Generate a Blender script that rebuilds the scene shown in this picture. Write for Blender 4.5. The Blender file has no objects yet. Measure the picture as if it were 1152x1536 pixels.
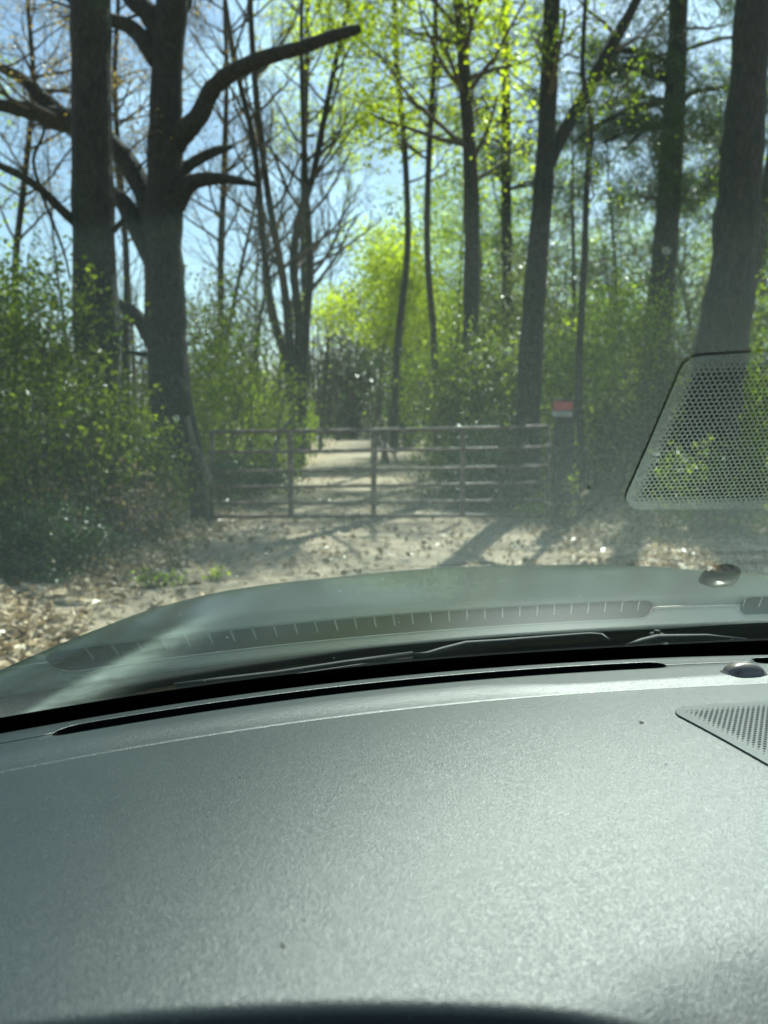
import bpy, bmesh, math, random
import numpy as np
from mathutils import Vector, Matrix

R = math.radians
SC = bpy.context.scene
COL = SC.collection
rng = np.random.default_rng(7)
random.seed(7)

# ------------------------------------------------------------------ camera
cam_d = bpy.data.cameras.new("camera"); cam = bpy.data.objects.new("camera", cam_d); COL.objects.link(cam)
cam.location = (0, 0, 1.5); cam.rotation_euler = (R(90 - 6.57), 0, 0)
cam_d.sensor_fit = 'VERTICAL'; cam_d.sensor_height = 34.6; cam_d.lens = 26.0
cam_d.clip_start = 0.02; cam_d.clip_end = 3000
cam_d.dof.use_dof = True; cam_d.dof.focus_distance = 1.12; cam_d.dof.aperture_fstop = 4.3
SC.camera = cam
# ------------------------------------------------------------------ sky and sun
SUN_AZ, SUN_EL = R(21), R(50)          # azimuth from the view direction (+Y) towards +X
w = bpy.data.worlds.new("World"); SC.world = w; w.use_nodes = True
nt = w.node_tree; nt.nodes.clear()
wo = nt.nodes.new("ShaderNodeOutputWorld"); bg = nt.nodes.new("ShaderNodeBackground")
sky = nt.nodes.new("ShaderNodeTexSky"); sky.sky_type = 'NISHITA'; sky.sun_disc = False
sky.sun_elevation = SUN_EL; sky.sun_rotation = SUN_AZ; sky.air_density = 1.15; sky.dust_density = .7; sky.ozone_density = 1.2
tc = nt.nodes.new("ShaderNodeTexCoord"); mp = nt.nodes.new("ShaderNodeMapping"); mp.inputs['Scale'].default_value = (1.0, 1.0, 2.2)
cn = nt.nodes.new("ShaderNodeTexNoise"); cn.inputs['Scale'].default_value = 3.2; cn.inputs['Detail'].default_value = 6; cn.inputs['Roughness'].default_value = .55
cr = nt.nodes.new("ShaderNodeValToRGB"); cr.color_ramp.elements[0].position = .52; cr.color_ramp.elements[1].position = .72
mx = nt.nodes.new("ShaderNodeMixRGB"); mx.inputs['Color2'].default_value = (6.5, 9, 11.5, 1)
nt.links.new(tc.outputs['Generated'], mp.inputs['Vector']); nt.links.new(mp.outputs[0], cn.inputs['Vector'])
nt.links.new(cn.outputs['Fac'], cr.inputs['Fac']); nt.links.new(cr.outputs['Color'], mx.inputs['Fac'])
nt.links.new(sky.outputs[0], mx.inputs['Color1']); nt.links.new(mx.outputs[0], bg.inputs['Color'])
bg.inputs["Strength"].default_value = 0.07
nt.links.new(bg.outputs[0], wo.inputs['Surface'])
sd = bpy.data.lights.new("sun", 'SUN'); sd.energy = 5.0; sd.angle = R(.5); sd.color = (1, .975, .92)
sun = bpy.data.objects.new("sun", sd); COL.objects.link(sun)
to_sun = Vector((math.sin(SUN_AZ) * math.cos(SUN_EL), math.cos(SUN_AZ) * math.cos(SUN_EL), math.sin(SUN_EL)))
sun.rotation_euler = to_sun.to_track_quat('Z', 'Y').to_euler()
# ------------------------------------------------------------------ exposure
SC.view_settings.view_transform = 'Standard'; SC.view_settings.look = 'None'
SC.view_settings.exposure = 1.35; SC.view_settings.gamma = 1
SC.render.engine = 'CYCLES'
SC.cycles.max_bounces = 10; SC.cycles.diffuse_bounces = 3; SC.cycles.glossy_bounces = 4
SC.cycles.transmission_bounces = 4; SC.cycles.transparent_max_bounces = 12
SC.cycles.caustics_reflective = False; SC.cycles.caustics_refractive = False
SC.cycles.sample_clamp_indirect = 6
SC.cycles.use_denoising = True

# ------------------------------------------------------------------ helpers
def mat(name):
    m = bpy.data.materials.new(name); m.use_nodes = True; m.node_tree.nodes.clear(); return m
class N:
    """small node helper"""
    def __init__(s, m): s.t = m.node_tree; s.o = s.t.nodes.new("ShaderNodeOutputMaterial")
    def n(s, ty, **kw):
        nd = s.t.nodes.new("ShaderNode" + ty)
        for k, v in kw.items():
            if k.startswith('_'): setattr(nd, k[1:], v)
            else: nd.inputs[k.replace('__', ' ')].default_value = v
        return nd
    def l(s, a, b): s.t.links.new(a, b)
    def ramp(s, fac, stops):
        r = s.t.nodes.new("ShaderNodeValToRGB"); e = r.color_ramp.elements
        while len(e) < len(stops): e.new(.5)
        for i, (p, c) in enumerate(stops): e[i].position = p; e[i].color = (*c, 1) if len(c) == 3 else c
        s.l(fac, r.inputs['Fac']); return r
    def coord(s, kind='Object', scale=(1, 1, 1)):
        c = s.n('TexCoord'); m = s.n('Mapping'); m.inputs['Scale'].default_value = scale
        s.l(c.outputs[kind], m.inputs['Vector']); return m.outputs[0]
    def math(s, op, a, b=None, clamp=False):
        m = s.n('Math', _operation=op, _use_clamp=clamp)
        for i, x in enumerate((a, b)):
            if x is None: continue
            if isinstance(x, (int, float)): m.inputs[i].default_value = x
            else: s.l(x, m.inputs[i])
        return m.outputs[0]

def leaf_mat(name, cols, trans=.5, tcol=None, patch=1.0, rough=.38):
    m = mat(name); q = N(m)
    g = q.n('NewGeometry')
    nz = q.n('TexNoise', Scale=patch, Detail=2.0); q.l(q.coord('Object'), nz.inputs['Vector'])
    f = q.math('ADD', q.math('MULTIPLY', g.outputs['Random Per Island'], .6), q.math('MULTIPLY', nz.outputs['Fac'], .45))
    k = len(cols)
    r = q.ramp(f, [(.12 + .76 * i / max(1, k - 1), c) for i, c in enumerate(cols)])
    d = q.n('BsdfPrincipled', Roughness=rough); d.inputs['Specular IOR Level'].default_value = .35
    q.l(r.outputs[0], d.inputs['Base Color'])
    t = q.n('BsdfTranslucent')
    gm = q.n('MixRGB', _blend_type='MULTIPLY', Fac=1.0); gm.inputs['Color2'].default_value = (*(tcol or (1.9, 2.1, .8)), 1)
    q.l(r.outputs[0], gm.inputs['Color1']); q.l(gm.outputs[0], t.inputs['Color'])
    mxs = q.n('MixShader', Fac=trans); q.l(d.outputs[0], mxs.inputs[1]); q.l(t.outputs[0], mxs.inputs[2])
    q.l(mxs.outputs[0], q.o.inputs['Surface']); return m

def bark_mat(name, c1, c2, scale=6., moss=None):
    m = mat(name); q = N(m)
    v = q.coord('Object', (scale * 1.6, scale * 1.6, scale * .45))
    n1 = q.n('TexNoise', Scale=2.0, Detail=8.0, Roughness=.65); q.l(v, n1.inputs['Vector'])
    vo = q.n('TexVoronoi', Scale=2.6); vo.feature = 'DISTANCE_TO_EDGE'; q.l(v, vo.inputs['Vector'])
    r = q.ramp(n1.outputs['Fac'], [(.38, c1), (.62, c2)])
    col = r.outputs[0]
    if moss:
        n2 = q.n('TexNoise', Scale=1.3, Detail=5.0); q.l(q.coord('Object'), n2.inputs['Vector'])
        rr = q.ramp(n2.outputs['Fac'], [(.52, (0, 0, 0)), (.66, (1, 1, 1))])
        mm = q.n('MixRGB'); mm.inputs['Color2'].default_value = (*moss, 1)
        q.l(rr.outputs[0], mm.inputs['Fac']); q.l(col, mm.inputs['Color1']); col = mm.outputs[0]
    fr = q.ramp(vo.outputs['Distance'], [(.0, (.35, .33, .3)), (.16, (1, 1, 1))]); fm = q.n('MixRGB', _blend_type='MULTIPLY', Fac=1.0)
    q.l(col, fm.inputs['Color1']); q.l(fr.outputs[0], fm.inputs['Color2']); col = fm.outputs[0]
    p = q.n('BsdfPrincipled', Roughness=.9); q.l(col, p.inputs['Base Color'])
    b = q.n('Bump', Strength=1.0, Distance=.06)
    h = q.math('ADD', q.math('MULTIPLY', vo.outputs['Distance'], 1.6), n1.outputs['Fac'])
    q.l(h, b.inputs['Height']); q.l(b.outputs[0], p.inputs['Normal']); q.l(p.outputs[0], q.o.inputs['Surface']); return m

def simple_mat(name, col, rough=.5, metal=0., spec=.5, noise=None, bump=None):
    m = mat(name); q = N(m)
    p = q.n('BsdfPrincipled', Roughness=rough, Metallic=metal); p.inputs['Specular IOR Level'].default_value = spec
    p.inputs['Base Color'].default_value = (*col, 1)
    if noise:
        sc, c2, a, b_ = noise
        n1 = q.n('TexNoise', Scale=sc, Detail=5.0); q.l(q.coord('Object'), n1.inputs['Vector'])
        r = q.ramp(n1.outputs['Fac'], [(a, col), (b_, c2)]); q.l(r.outputs[0], p.inputs['Base Color'])
    if bump:
        n2 = q.n('TexNoise', Scale=bump[0], Detail=3.0); q.l(q.coord('Object'), n2.inputs['Vector'])
        b = q.n('Bump', Strength=bump[1], Distance=bump[2]); q.l(n2.outputs['Fac'], b.inputs['Height']); q.l(b.outputs[0], p.inputs['Normal'])
    q.l(p.outputs[0], q.o.inputs['Surface']); return m

class MB:
    """vertex / face collector"""
    def __init__(s): s.v = []; s.f = []; s.n = 0; s.mi = []
    def add(s, v, f, mi=0):
        v = np.asarray(v, dtype=np.float64).reshape(-1, 3)
        s.v.append(v); s.f += [tuple(int(i) + s.n for i in q) for q in f]; s.mi += [mi] * len(f); s.n += len(v)
    def build(s, name, mats, parent=None, smooth=True, origin=None):
        me = bpy.data.meshes.new(name)
        V = np.concatenate(s.v) if s.v else np.zeros((0, 3))
        if origin is not None: V = V - np.array(origin)
        me.from_pydata(V.tolist(), [], s.f)
        if not isinstance(mats, (list, tuple)): mats = [mats]
        for m in mats: me.materials.append(m)
        if len(mats) > 1: me.polygons.foreach_set('material_index', s.mi)
        me.polygons.foreach_set('use_smooth', [smooth] * len(me.polygons))
        me.update()
        o = bpy.data.objects.new(name, me); COL.objects.link(o)
        if parent: o.parent = parent
        elif origin is not None: o.location = origin
        return o
    def tube(s, pts, rad, k=6, cap=False, mi=0):
        P = np.asarray(pts, float); n = len(P); rad = np.broadcast_to(np.asarray(rad, float), (n,))
        T = np.gradient(P, axis=0); T /= np.linalg.norm(T, axis=1)[:, None] + 1e-9
        ref = np.array([0, 0, 1.]) if abs(T[:, 2]).mean() < .8 else np.array([0, 1., 0])
        A = np.cross(T, ref); A /= np.linalg.norm(A, axis=1)[:, None] + 1e-9; B = np.cross(T, A)
        a = np.arange(k) * 2 * np.pi / k
        V = P[:, None] + rad[:, None, None] * (np.cos(a)[None, :, None] * A[:, None] + np.sin(a)[None, :, None] * B[:, None])
        f = []
        for i in range(n - 1):
            for j in range(k):
                j2 = (j + 1) % k
                f.append((i * k + j, i * k + j2, (i + 1) * k + j2, (i + 1) * k + j))
        if cap: f.append(tuple(range(k))[::-1]); f.append(tuple((n - 1) * k + j for j in range(k)))
        s.add(V.reshape(-1, 3), f, mi)
    def box(s, c, sz, rz=0, mi=0, rot=None):
        x, y, z = np.array(sz) / 2
        V = np.array([(a, b, d) for a in (-x, x) for b in (-y, y) for d in (-z, z)])
        M = np.array(rot) if rot is not None else np.array(Matrix.Rotation(rz, 3, 'Z'))
        V = V @ M.T + np.array(c)
        s.add(V, [(0, 1, 3, 2), (4, 6, 7, 5), (0, 4, 5, 1), (2, 3, 7, 6), (0, 2, 6, 4), (1, 5, 7, 3)], mi)
    def grid(s, V, mi=0, flip=False):
        V = np.asarray(V); n, m = V.shape[:2]
        f = []
        for i in range(n - 1):
            for j in range(m - 1):
                q = (i * m + j, (i + 1) * m + j, (i + 1) * m + j + 1, i * m + j + 1)
                f.append(q[::-1] if flip else q)
        s.add(V.reshape(-1, 3), f, mi)

def leaves_into(mb, C, size, aspect=1.7, flat=0., mi=0, fold=.25):
    """one bent rhombus leaf per centre"""
    C = np.asarray(C, float)
    n = len(C)
    if not n: return
    size = np.broadcast_to(size, (n,)) * rng.uniform(.55, 1.5, n)
    d = rng.normal(size=(n, 3)); d[:, 2] *= (1 - flat); d /= np.linalg.norm(d, axis=1)[:, None]
    e = rng.normal(size=(n, 3)); e[:, 2] *= (1 - flat)
    e -= (e * d).sum(1)[:, None] * d; e /= np.linalg.norm(e, axis=1)[:, None] + 1e-9
    nn = np.cross(d, e)
    L = (size / 2)[:, None]; W = (size / 2 / aspect)[:, None]
    V = np.stack([C - d * L, C + e * W + nn * W * fold, C + d * L, C - e * W + nn * W * fold], 1)
    V = V.reshape(-1, 3); b = np.arange(n) * 4 + mb.n
    mb.v.append(V); mb.n += 4 * n
    mb.f += np.stack([b, b + 1, b + 2, b + 3], 1).tolist(); mb.mi += [mi] * n

def tag(o, label=None, cat=None, group=None, kind=None):
    if label: o['label'] = label
    if cat: o['category'] = cat
    if group: o['group'] = group
    if kind: o['kind'] = kind
    return o
def empty(name, loc, label, cat, group=None):
    o = bpy.data.objects.new(name, None); COL.objects.link(o); o.location = loc; o.empty_display_size = .2
    return tag(o, label, cat, group)
def under(o, root):
    """parent keeping world place (root has only a location)"""
    o.parent = root; o.location = Vector(o.location) - root.location
    return o
def copy_tree(root, loc, rz=0, s=1.):
    r = root.copy(); COL.objects.link(r); r.location = loc; r.rotation_euler = (0, 0, rz); r.scale = (s, s, s)
    for ch in list(root.children):
        c = ch.copy(); COL.objects.link(c); c.parent = r
    return r
F0 = 1154.; PT = R(-6.57)
def ray(px, py):
    x = (px - 576) / F0; y = -(py - 768) / F0; c, s = math.cos(PT), math.sin(PT)
    return x, c - s * y, s + c * y
def P(px, py, Y):
    """point that stands Y metres ahead in the direction measured from the photograph"""
    x, y, z = ray(px, py); return np.array([x / y * Y, Y, 1.5 + z / y * Y])

# ------------------------------------------------------------------ materials
M = {}
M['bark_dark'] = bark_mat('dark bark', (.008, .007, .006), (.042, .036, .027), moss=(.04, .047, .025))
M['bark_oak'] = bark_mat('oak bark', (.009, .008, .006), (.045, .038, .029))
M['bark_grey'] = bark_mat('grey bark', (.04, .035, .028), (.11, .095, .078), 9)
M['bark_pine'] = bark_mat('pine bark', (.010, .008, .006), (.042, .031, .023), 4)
M['twig'] = simple_mat('twigs', (.085, .068, .05), .9)
M['wood_grey'] = bark_mat('weathered wood', (.02, .018, .015), (.055, .048, .04), 8)
M['wood_pale'] = bark_mat('pale stripped wood', (.16, .14, .11), (.32, .29, .24), 8)
M['spring'] = leaf_mat('spring leaves', [(.15, .22, .015), (.28, .36, .03), (.42, .47, .06)], .65, (1.7, 1.65, .4), .35)
M['fresh'] = leaf_mat('fresh green leaves', [(.045, .075, .007), (.13, .20, .013), (.27, .35, .035)], .58, (2.0, 1.9, .4), .5)
M['green'] = leaf_mat('shrub leaves', [(.018, .035, .006), (.06, .095, .014), (.17, .22, .03)], .5, (2.1, 2.0, .5), .8)
M['olive'] = leaf_mat('dull green leaves', [(.035, .042, .012), (.08, .09, .025), (.15, .16, .045)], .4, (1.5, 1.6, .8), .8)
M['dusky'] = leaf_mat('dark evergreen leaves', [(.02, .04, .015), (.035, .065, .025), (.06, .10, .035)], .3, (1.4, 1.6, .9), .6)
M['needle'] = leaf_mat('pine needles', [(.025, .045, .015), (.05, .08, .025), (.08, .11, .03)], .25, (1.4, 1.5, .7), .6)
M['bud'] = leaf_mat('ochre buds', [(.22, .15, .04), (.34, .24, .07), (.42, .34, .12)], .5, (1.3, 1.2, .8), .5)
M['litter'] = leaf_mat('dead leaves', [(.07, .045, .025), (.22, .15, .08), (.42, .31, .18), (.60, .50, .34)], .15, (1.1, 1, .8), 3)
M['far'] = leaf_mat('far wood twigs and leaves', [(.045, .035, .025), (.085, .07, .045), (.10, .12, .04)], .35, (1.3, 1.4, .8), .12)
M['brown'] = leaf_mat('withered leaves', [(.10, .07, .04), (.19, .14, .08), (.28, .22, .14)], .35, (1.2, 1.1, .9), 1)

def ground_mat(name, road):
    m = mat(name); q = N(m); v = q.coord('Object')
    vo = q.n('TexVoronoi', Scale=17. if not road else 21.); vo.feature = 'F1'; q.l(v, vo.inputs['Vector'])
    sep = q.n('SeparateColor'); q.l(vo.outputs['Color'], sep.inputs[0])
    r = q.ramp(sep.outputs[0], [(0., (.09, .06, .035)), (.35, (.20, .145, .09)), (.7, (.36, .28, .18)), (1., (.52, .44, .31))])
    n1 = q.n('TexNoise', Scale=.9 if road else .5, Detail=6.0, Roughness=.65); q.l(v, n1.inputs['Vector'])
    soil = q.ramp(n1.outputs['Fac'], [(.3, (.20, .155, .105) if road else (.10, .07, .04)), (.7, (.35, .285, .205) if road else (.26, .19, .11))])
    n3 = q.n('TexNoise', Scale=2.3, Detail=5.0, Roughness=.7); q.l(v, n3.inputs['Vector'])
    msk = q.ramp(n3.outputs['Fac'], [(.56 if road else .34, (0, 0, 0)), (.70 if road else .46, (1, 1, 1))])
    mm = q.n('MixRGB'); q.l(msk.outputs[0], mm.inputs['Fac']); q.l(soil.outputs[0], mm.inputs['Color1']); q.l(r.outputs[0], mm.inputs['Color2'])
    n2 = q.n('TexNoise', Scale=60., Detail=4.0); q.l(v, n2.inputs['Vector'])
    p = q.n('BsdfPrincipled', Roughness=.95); p.inputs['Specular IOR Level'].default_value = .2; q.l(mm.outputs[0], p.inputs['Base Color'])
    b = q.n('Bump', Strength=.8, Distance=.03); h = q.math('ADD', vo.outputs['Distance'], q.math('MULTIPLY', n2.outputs['Fac'], .5))
    q.l(h, b.inputs['Height']); q.l(b.outputs[0], p.inputs['Normal']); q.l(p.outputs[0], q.o.inputs['Surface']); return m
M['ground'] = ground_mat('leafy ground', False); M['road'] = ground_mat('dirt track', True)

# dash plastic: soft moulded leather grain
def dash_mat(name, col, rough, strength=.5, spec=.5):
    m = mat(name); q = N(m); v = q.coord('Object')
    wn = q.n('TexNoise', Scale=120., Detail=2.0); q.l(v, wn.inputs['Vector'])
    va = q.n('VectorMath', _operation='SCALE'); q.l(wn.outputs['Color'], va.inputs[0]); va.inputs['Scale'].default_value = .0012
    vb = q.n('VectorMath', _operation='ADD'); q.l(v, vb.inputs[0]); q.l(va.outputs[0], vb.inputs[1])
    vo = q.n('TexVoronoi', Scale=980.); vo.feature = 'SMOOTH_F1'; vo.inputs['Smoothness'].default_value = .5; q.l(vb.outputs[0], vo.inputs['Vector'])
    n1 = q.n('TexNoise', Scale=1100., Detail=2.0); q.l(v, n1.inputs['Vector'])
    n2 = q.n('TexNoise', Scale=7., Detail=4.0, Roughness=.6); q.l(v, n2.inputs['Vector'])
    r = q.ramp(n2.outputs['Fac'], [(.3, tuple(c * .88 for c in col)), (.7, tuple(c * 1.1 for c in col))])
    # a little dust lying in the grain
    n3 = q.n('TexNoise', Scale=260., Detail=3.0); q.l(v, n3.inputs['Vector'])
    dr = q.ramp(n3.outputs['Fac'], [(.66, (0, 0, 0)), (.76, (.35, .35, .35))])
    mm = q.n('MixRGB'); mm.inputs['Color2'].default_value = (.12, .14, .135, 1); q.l(dr.outputs[0], mm.inputs['Fac']); q.l(r.outputs[0], mm.inputs['Color1'])
    p = q.n('BsdfPrincipled', Roughness=rough); p.inputs['Specular IOR Level'].default_value = spec
    q.l(mm.outputs[0], p.inputs['Base Color'])
    h = q.math('ADD', q.math('MULTIPLY', vo.outputs['Distance'], 1.0), q.math('MULTIPLY', n1.outputs['Fac'], .5))
    b = q.n('Bump', Strength=strength, Distance=.0012); q.l(h, b.inputs['Height']); q.l(b.outputs[0], p.inputs['Normal'])
    q.l(p.outputs[0], q.o.inputs['Surface']); return m
M['dash'] = dash_mat('moulded dash plastic', (.012, .019, .0195), .40, .31, .42)
M['dash_trim'] = dash_mat('grille plastic', (.022, .033, .032), .38, .15, .42)
M['black'] = simple_mat('black plastic', (.004, .004, .005), .8, spec=.1)
M['cabin'] = simple_mat('dark cabin lining', (.02, .02, .022), .9, spec=.2)
M['lining'] = simple_mat('grey roof lining', (.22, .22, .21), .95, spec=.1)
M['paint'] = simple_mat('grey green car paint', (.010, .014, .010), .2, .0, .4, noise=(180., (.018, .022, .018), .4, .6))
M['cowl'] = simple_mat('cowl plastic', (.005, .007, .007), .8, spec=.12, bump=(150, .3, .002))
M['rubber'] = simple_mat('rubber', (.012, .012, .012), .55, spec=.4)
M['wiper'] = simple_mat('satin wiper paint', (.012, .013, .013), .6, spec=.3)
M['lens'] = simple_mat('smoked sensor lens', (.12, .10, .085), .3, .3, .8)
M['steel'] = simple_mat('rusted gate pipe', (.08, .045, .034), .6, .1, .5, noise=(9., (.24, .18, .15), .45, .75), bump=(70, .4, .003))
M['red'] = simple_mat('faded red paint', (.36, .045, .05), .6, noise=(20., (.24, .06, .06), .4, .7))
M['white'] = simple_mat('dull white paint', (.30, .32, .31), .6, noise=(14., (.2, .22, .21), .4, .7))
M['ink'] = simple_mat('faded sign ink', (.22, .2, .2), .7)
M['crumb'] = simple_mat('dark debris', (.04, .03, .02), .9)

# ------------------------------------------------------------------ the car (one thing): dash, windscreen, bonnet
K = 1.2                                 # dash model unit -> metres
def base_y(x):
    """plan curve of the windscreen foot"""
    x = np.asarray(x, float); xm = np.clip(x, -.6, .5)
    y = .9378692 + .3109068 * xm - .3054913 * xm ** 2 + .1241752 * xm ** 3
    d = np.clip(x - .5, 0, None); return y + .0985 * d - .224 * d * d
RK, KV = .5176185, .2673011
def gl(x, u):
    x, u = np.broadcast_arrays(np.asarray(x, float), np.asarray(u, float)); return np.stack([K * x, K * (base_y(x) - u / math.tan(RK) - KV * u * u), 1.5 + K * (u - .3)], -1)
def dz(D):
    D = np.asarray(D, float)
    z = -.3 + .0568321 * (D - .2) - .1628448 * (D - .2) ** 2
    g = (D - .152) / .0016; z = z - .0007 * np.exp(-g * g)                       # moulded groove
    return z
def dp(x, D, dh=0.):
    x = np.asarray(x, float); D = np.asarray(D, float); x, D = np.broadcast_arrays(x, D)
    return np.stack([K * x, K * (base_y(x) - D), 1.5 + K * (dz(D) + relief(x, D) + dh)], -1)
def sstep(a, b, t): t = np.clip((t - a) / (b - a), 0, 1); return t * t * (3 - 2 * t)
def relief(x, D):
    """the ledge in front of the vents is tipped, with a soft edge that wanders outwards on the right"""
    e = .103 + .030 * sstep(.10, .24, x) - .012 * sstep(.30, .50, x)
    # band between e and the groove falls towards the glass
    t = np.clip((.150 - D) / (.150 - e), 0, 1)
    dip = -.25 * np.logaddexp(0, (D - .565) / .008) * .008 * sstep(.07, .17, x)     # near right corner shaped to dip, standing in for a shadow there
    return .0050 * (t - .12 * np.sin(2 * np.pi * t) / 2) + dip

car = empty('car', (.4, 1.0, 0), 'dark grey green car whose grey dashboard, windscreen and bonnet fill the lower half', 'car')
def C(mb, name, m, parent=None, smooth=True):
    """link a mesh made in world coordinates under the car or one of its parts"""
    o = mb.build(name, m, None, smooth); p = parent or car
    o.parent = p; o.matrix_parent_inverse = Matrix.Translation(-Vector(car.location)); 
    if p is not car: o.matrix_parent_inverse = Matrix.Identity(4)
    return o
# ---- dashboard pad with the two defroster openings
SLOTS = [(-.328, .358), (.478, .96)]
xs = set(np.round(np.linspace(-.56, 1.02, 150), 4))
for a, b in SLOTS:
    for t in (.0, .0008, .002, .004, .007, .011, .016): xs |= {round(a + t, 4), round(b - t, 4)}
xs = np.array(sorted(xs))
def slot_half(x):
    h = np.zeros_like(x)
    for a, b in SLOTS:
        t = np.minimum(x - a, b - x); k = np.clip(t / .016, 0, 1)
        h = np.where(t >= 0, np.sqrt(np.clip(1 - (1 - k) ** 2, 0, 1)), h)
    return h
hh = slot_half(xs); far = .0665 - .0215 * hh; near = .0665 + .0115 * hh
def y_edge(x): return np.clip(.365 - .45 * (x - .02) ** 2, .2, None)
De = base_y(xs) - y_edge(xs)
rowsA = [dp(xs, np.full_like(xs, .018), -.03), dp(xs, np.full_like(xs, .0182), -.004), dp(xs, np.full_like(xs, .019), -.001), dp(xs, np.full_like(xs, .021), 0)]
for t in (.25, .5, .75, .9, .96, 1): rowsA.append(dp(xs, .021 + (far - .021) * t, [0, 0, 0, .0002, .0009, .0004][[.25, .5, .75, .9, .96, 1].index(t)]))
rowsB = [dp(xs, near, -.0006), dp(xs, near + .0015, 0)]
fixed = [.084, .09, .095, .10, .103, .107, .112, .117, .122, .127, .132, .137, .142, .146, .1485, .1498, .1506, .1514, .152, .1526, .1534, .1542, .1555, .158, .162, .17]
for d in fixed: rowsB.append(dp(xs, np.full_like(xs, d)))
for t in np.linspace(0, 1, 34)[1:]: rowsB.append(dp(xs, .17 + (De - .011 - .17) * t))
for a in np.linspace(0, 90, 7)[1:]:                       # rolled edge
    rowsB.append(dp(xs, De - .011 + .011 * math.sin(R(a)), -.011 * (1 - math.cos(R(a)))))
mb = MB()
def sheet(rows):
    V = np.array(rows); mb.grid(V, flip=True)
sheet(rowsA); sheet(rowsB)
dash = C(mb, 'dashboard', M['dash'])
tag(dash, 'grey leather-grained dashboard top')
# slot wells
mb = MB()
for a, b in SLOTS:
    s = (xs >= a) & (xs <= b); xx = xs[s]
    top0 = dp(xx, far[s], -.0006); top1 = dp(xx, near[s], -.0006)
    bot0 = dp(xx, far[s], -.03); bot1 = dp(xx, near[s], -.03)
    mb.grid(np.array([top0, bot0, bot1, top1]))
well = C(mb, 'defroster_vent', M['black'], dash, False)
def slat(x0):
    mb = MB()
    a = dp([x0 - .0007, x0 + .0007], [.0505, .0505], -.0075); b = dp([x0 - .0007, x0 + .0007], [.0775, .0775], -.0075)
    c = dp([x0 - .0007, x0 + .0007], [.0505, .0505], -.02); d = dp([x0 - .0007, x0 + .0007], [.0775, .0775], -.02)
    mb.add(np.array([a[0], a[1], b[1], b[0], c[0], c[1], d[1], d[0]]), [(0, 1, 2, 3), (0, 4, 5, 1), (1, 5, 6, 2), (2, 6, 7, 3), (3, 7, 4, 0)])
    C(mb, 'vent_slat', M['dash_trim'], dash, False)
for i in range(29): slat(-.294 + i * .02275)
for i in range(6): slat(.489 + i * .02275)
# ---- speaker grille with real drilled holes
PG = np.array([(.294, .2275), (.344, .420), (.602, .430), (.640, .215)])
def inward(p):
    d = []
    for i in range(4):
        a, b = PG[i], PG[(i + 1) % 4]; t = (b - a) / np.linalg.norm(b - a); d.append((p[..., 0] - a[0]) * t[1] - (p[..., 1] - a[1]) * t[0])
    return np.stack(d, -1)
RC = .021
def sdf(p):
    d = inward(p); t = np.maximum(RC - d, 0); return RC - np.sqrt((t ** 2).sum(-1))
def outline(off, n=9):
    out = []
    for i in range(4):
        a, b, c = PG[i - 1], PG[i], PG[(i + 1) % 4]
        u = (a - b) / np.linalg.norm(a - b); w_ = (c - b) / np.linalg.norm(c - b)
        ang = math.acos(float(u @ w_)); bis = (u + w_) / np.linalg.norm(u + w_); cen = b + bis * RC / math.sin(ang / 2)
        a0 = cen - u * 0; p0 = b + u * RC / math.tan(ang / 2); p1 = b + w_ * RC / math.tan(ang / 2)
        v0 = p0 - cen; v1 = p1 - cen; th0 = math.atan2(v0[1], v0[0]); th1 = math.atan2(v1[1], v1[0]); dth = (th1 - th0 + math.pi) % (2 * math.pi) - math.pi
        for k in range(n):
            th = th0 + dth * k / (n - 1); out.append(cen + (RC - off) * np.array([math.cos(th), math.sin(th)]))
        nx, q1 = PG[(i + 2) % 4], None
    # subdivide the straight runs so the ring follows the curved pad
    res = []
    for i, p in enumerate(out):
        q = out[(i + 1) % len(out)]; res.append(p)
        if i % n == n - 1:
            for t in np.linspace(0, 1, 14)[1:-1]: res.append(p + (q - p) * t)
    return np.array(res)
mb = MB()
TH = .0022
levels = [(0, -.0004), (0, TH - .0007), (.0002, TH - .0003), (.0006, TH - .00005), (.0012, TH), (.0105, TH - .0001)]
rows = []
for off, dh in levels:
    o = outline(off); rows.append(dp(o[:, 0], o[:, 1], dh))
rows = np.array(rows); rows = np.concatenate([rows, rows[:, :1]], 1); mb.grid(rows)
px_, ry_ = .0057, .00494
hx = []
for j in range(46):
    for i in range(66):
        hx.append((.285 + i * px_ + (j % 2) * px_ / 2, .212 + j * ry_))
hx = np.array(hx); dd = sdf(hx)
th12 = np.arange(12) * np.pi / 6 + np.pi / 6
for c, d in zip(hx, dd):
    if d < .0065: continue
    hexr = px_ / math.sqrt(3)
    rim = []
    for k in range(12):
        rr = hexr if k % 2 == 0 else hexr * math.cos(math.pi / 6)
        rim.append(c + rr * np.array([math.cos(th12[k]), math.sin(th12[k])]))
    rim = np.array(rim)
    if d < .0105:
        mb.add(dp(rim[:, 0], rim[:, 1], TH), [tuple(range(12))]); continue
    r = .0008 + .0014 * float(sstep(.010, .026, d))
    ci = c + r * np.stack([np.cos(th12), np.sin(th12)], 1)
    V = np.concatenate([dp(rim[:, 0], rim[:, 1], TH), dp(ci[:, 0], ci[:, 1], TH), dp(ci[:, 0], ci[:, 1], .0003)])
    f = []
    for k in range(12):
        k2 = (k + 1) % 12; f += [(k, k2, 12 + k2, 12 + k), (12 + k, 12 + k2, 24 + k2, 24 + k)]
    mb.add(V, f)
C(mb, 'speaker_grille', M['dash_trim'], dash, False)
mb = MB(); o = outline(.004); V = dp(o[:, 0], o[:, 1], .00035)
cc = dp(.47, .325, .00035); mb.add(np.concatenate([V, cc[None]]), [(i, (i + 1) % len(V), len(V)) for i in range(len(V))])
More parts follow.
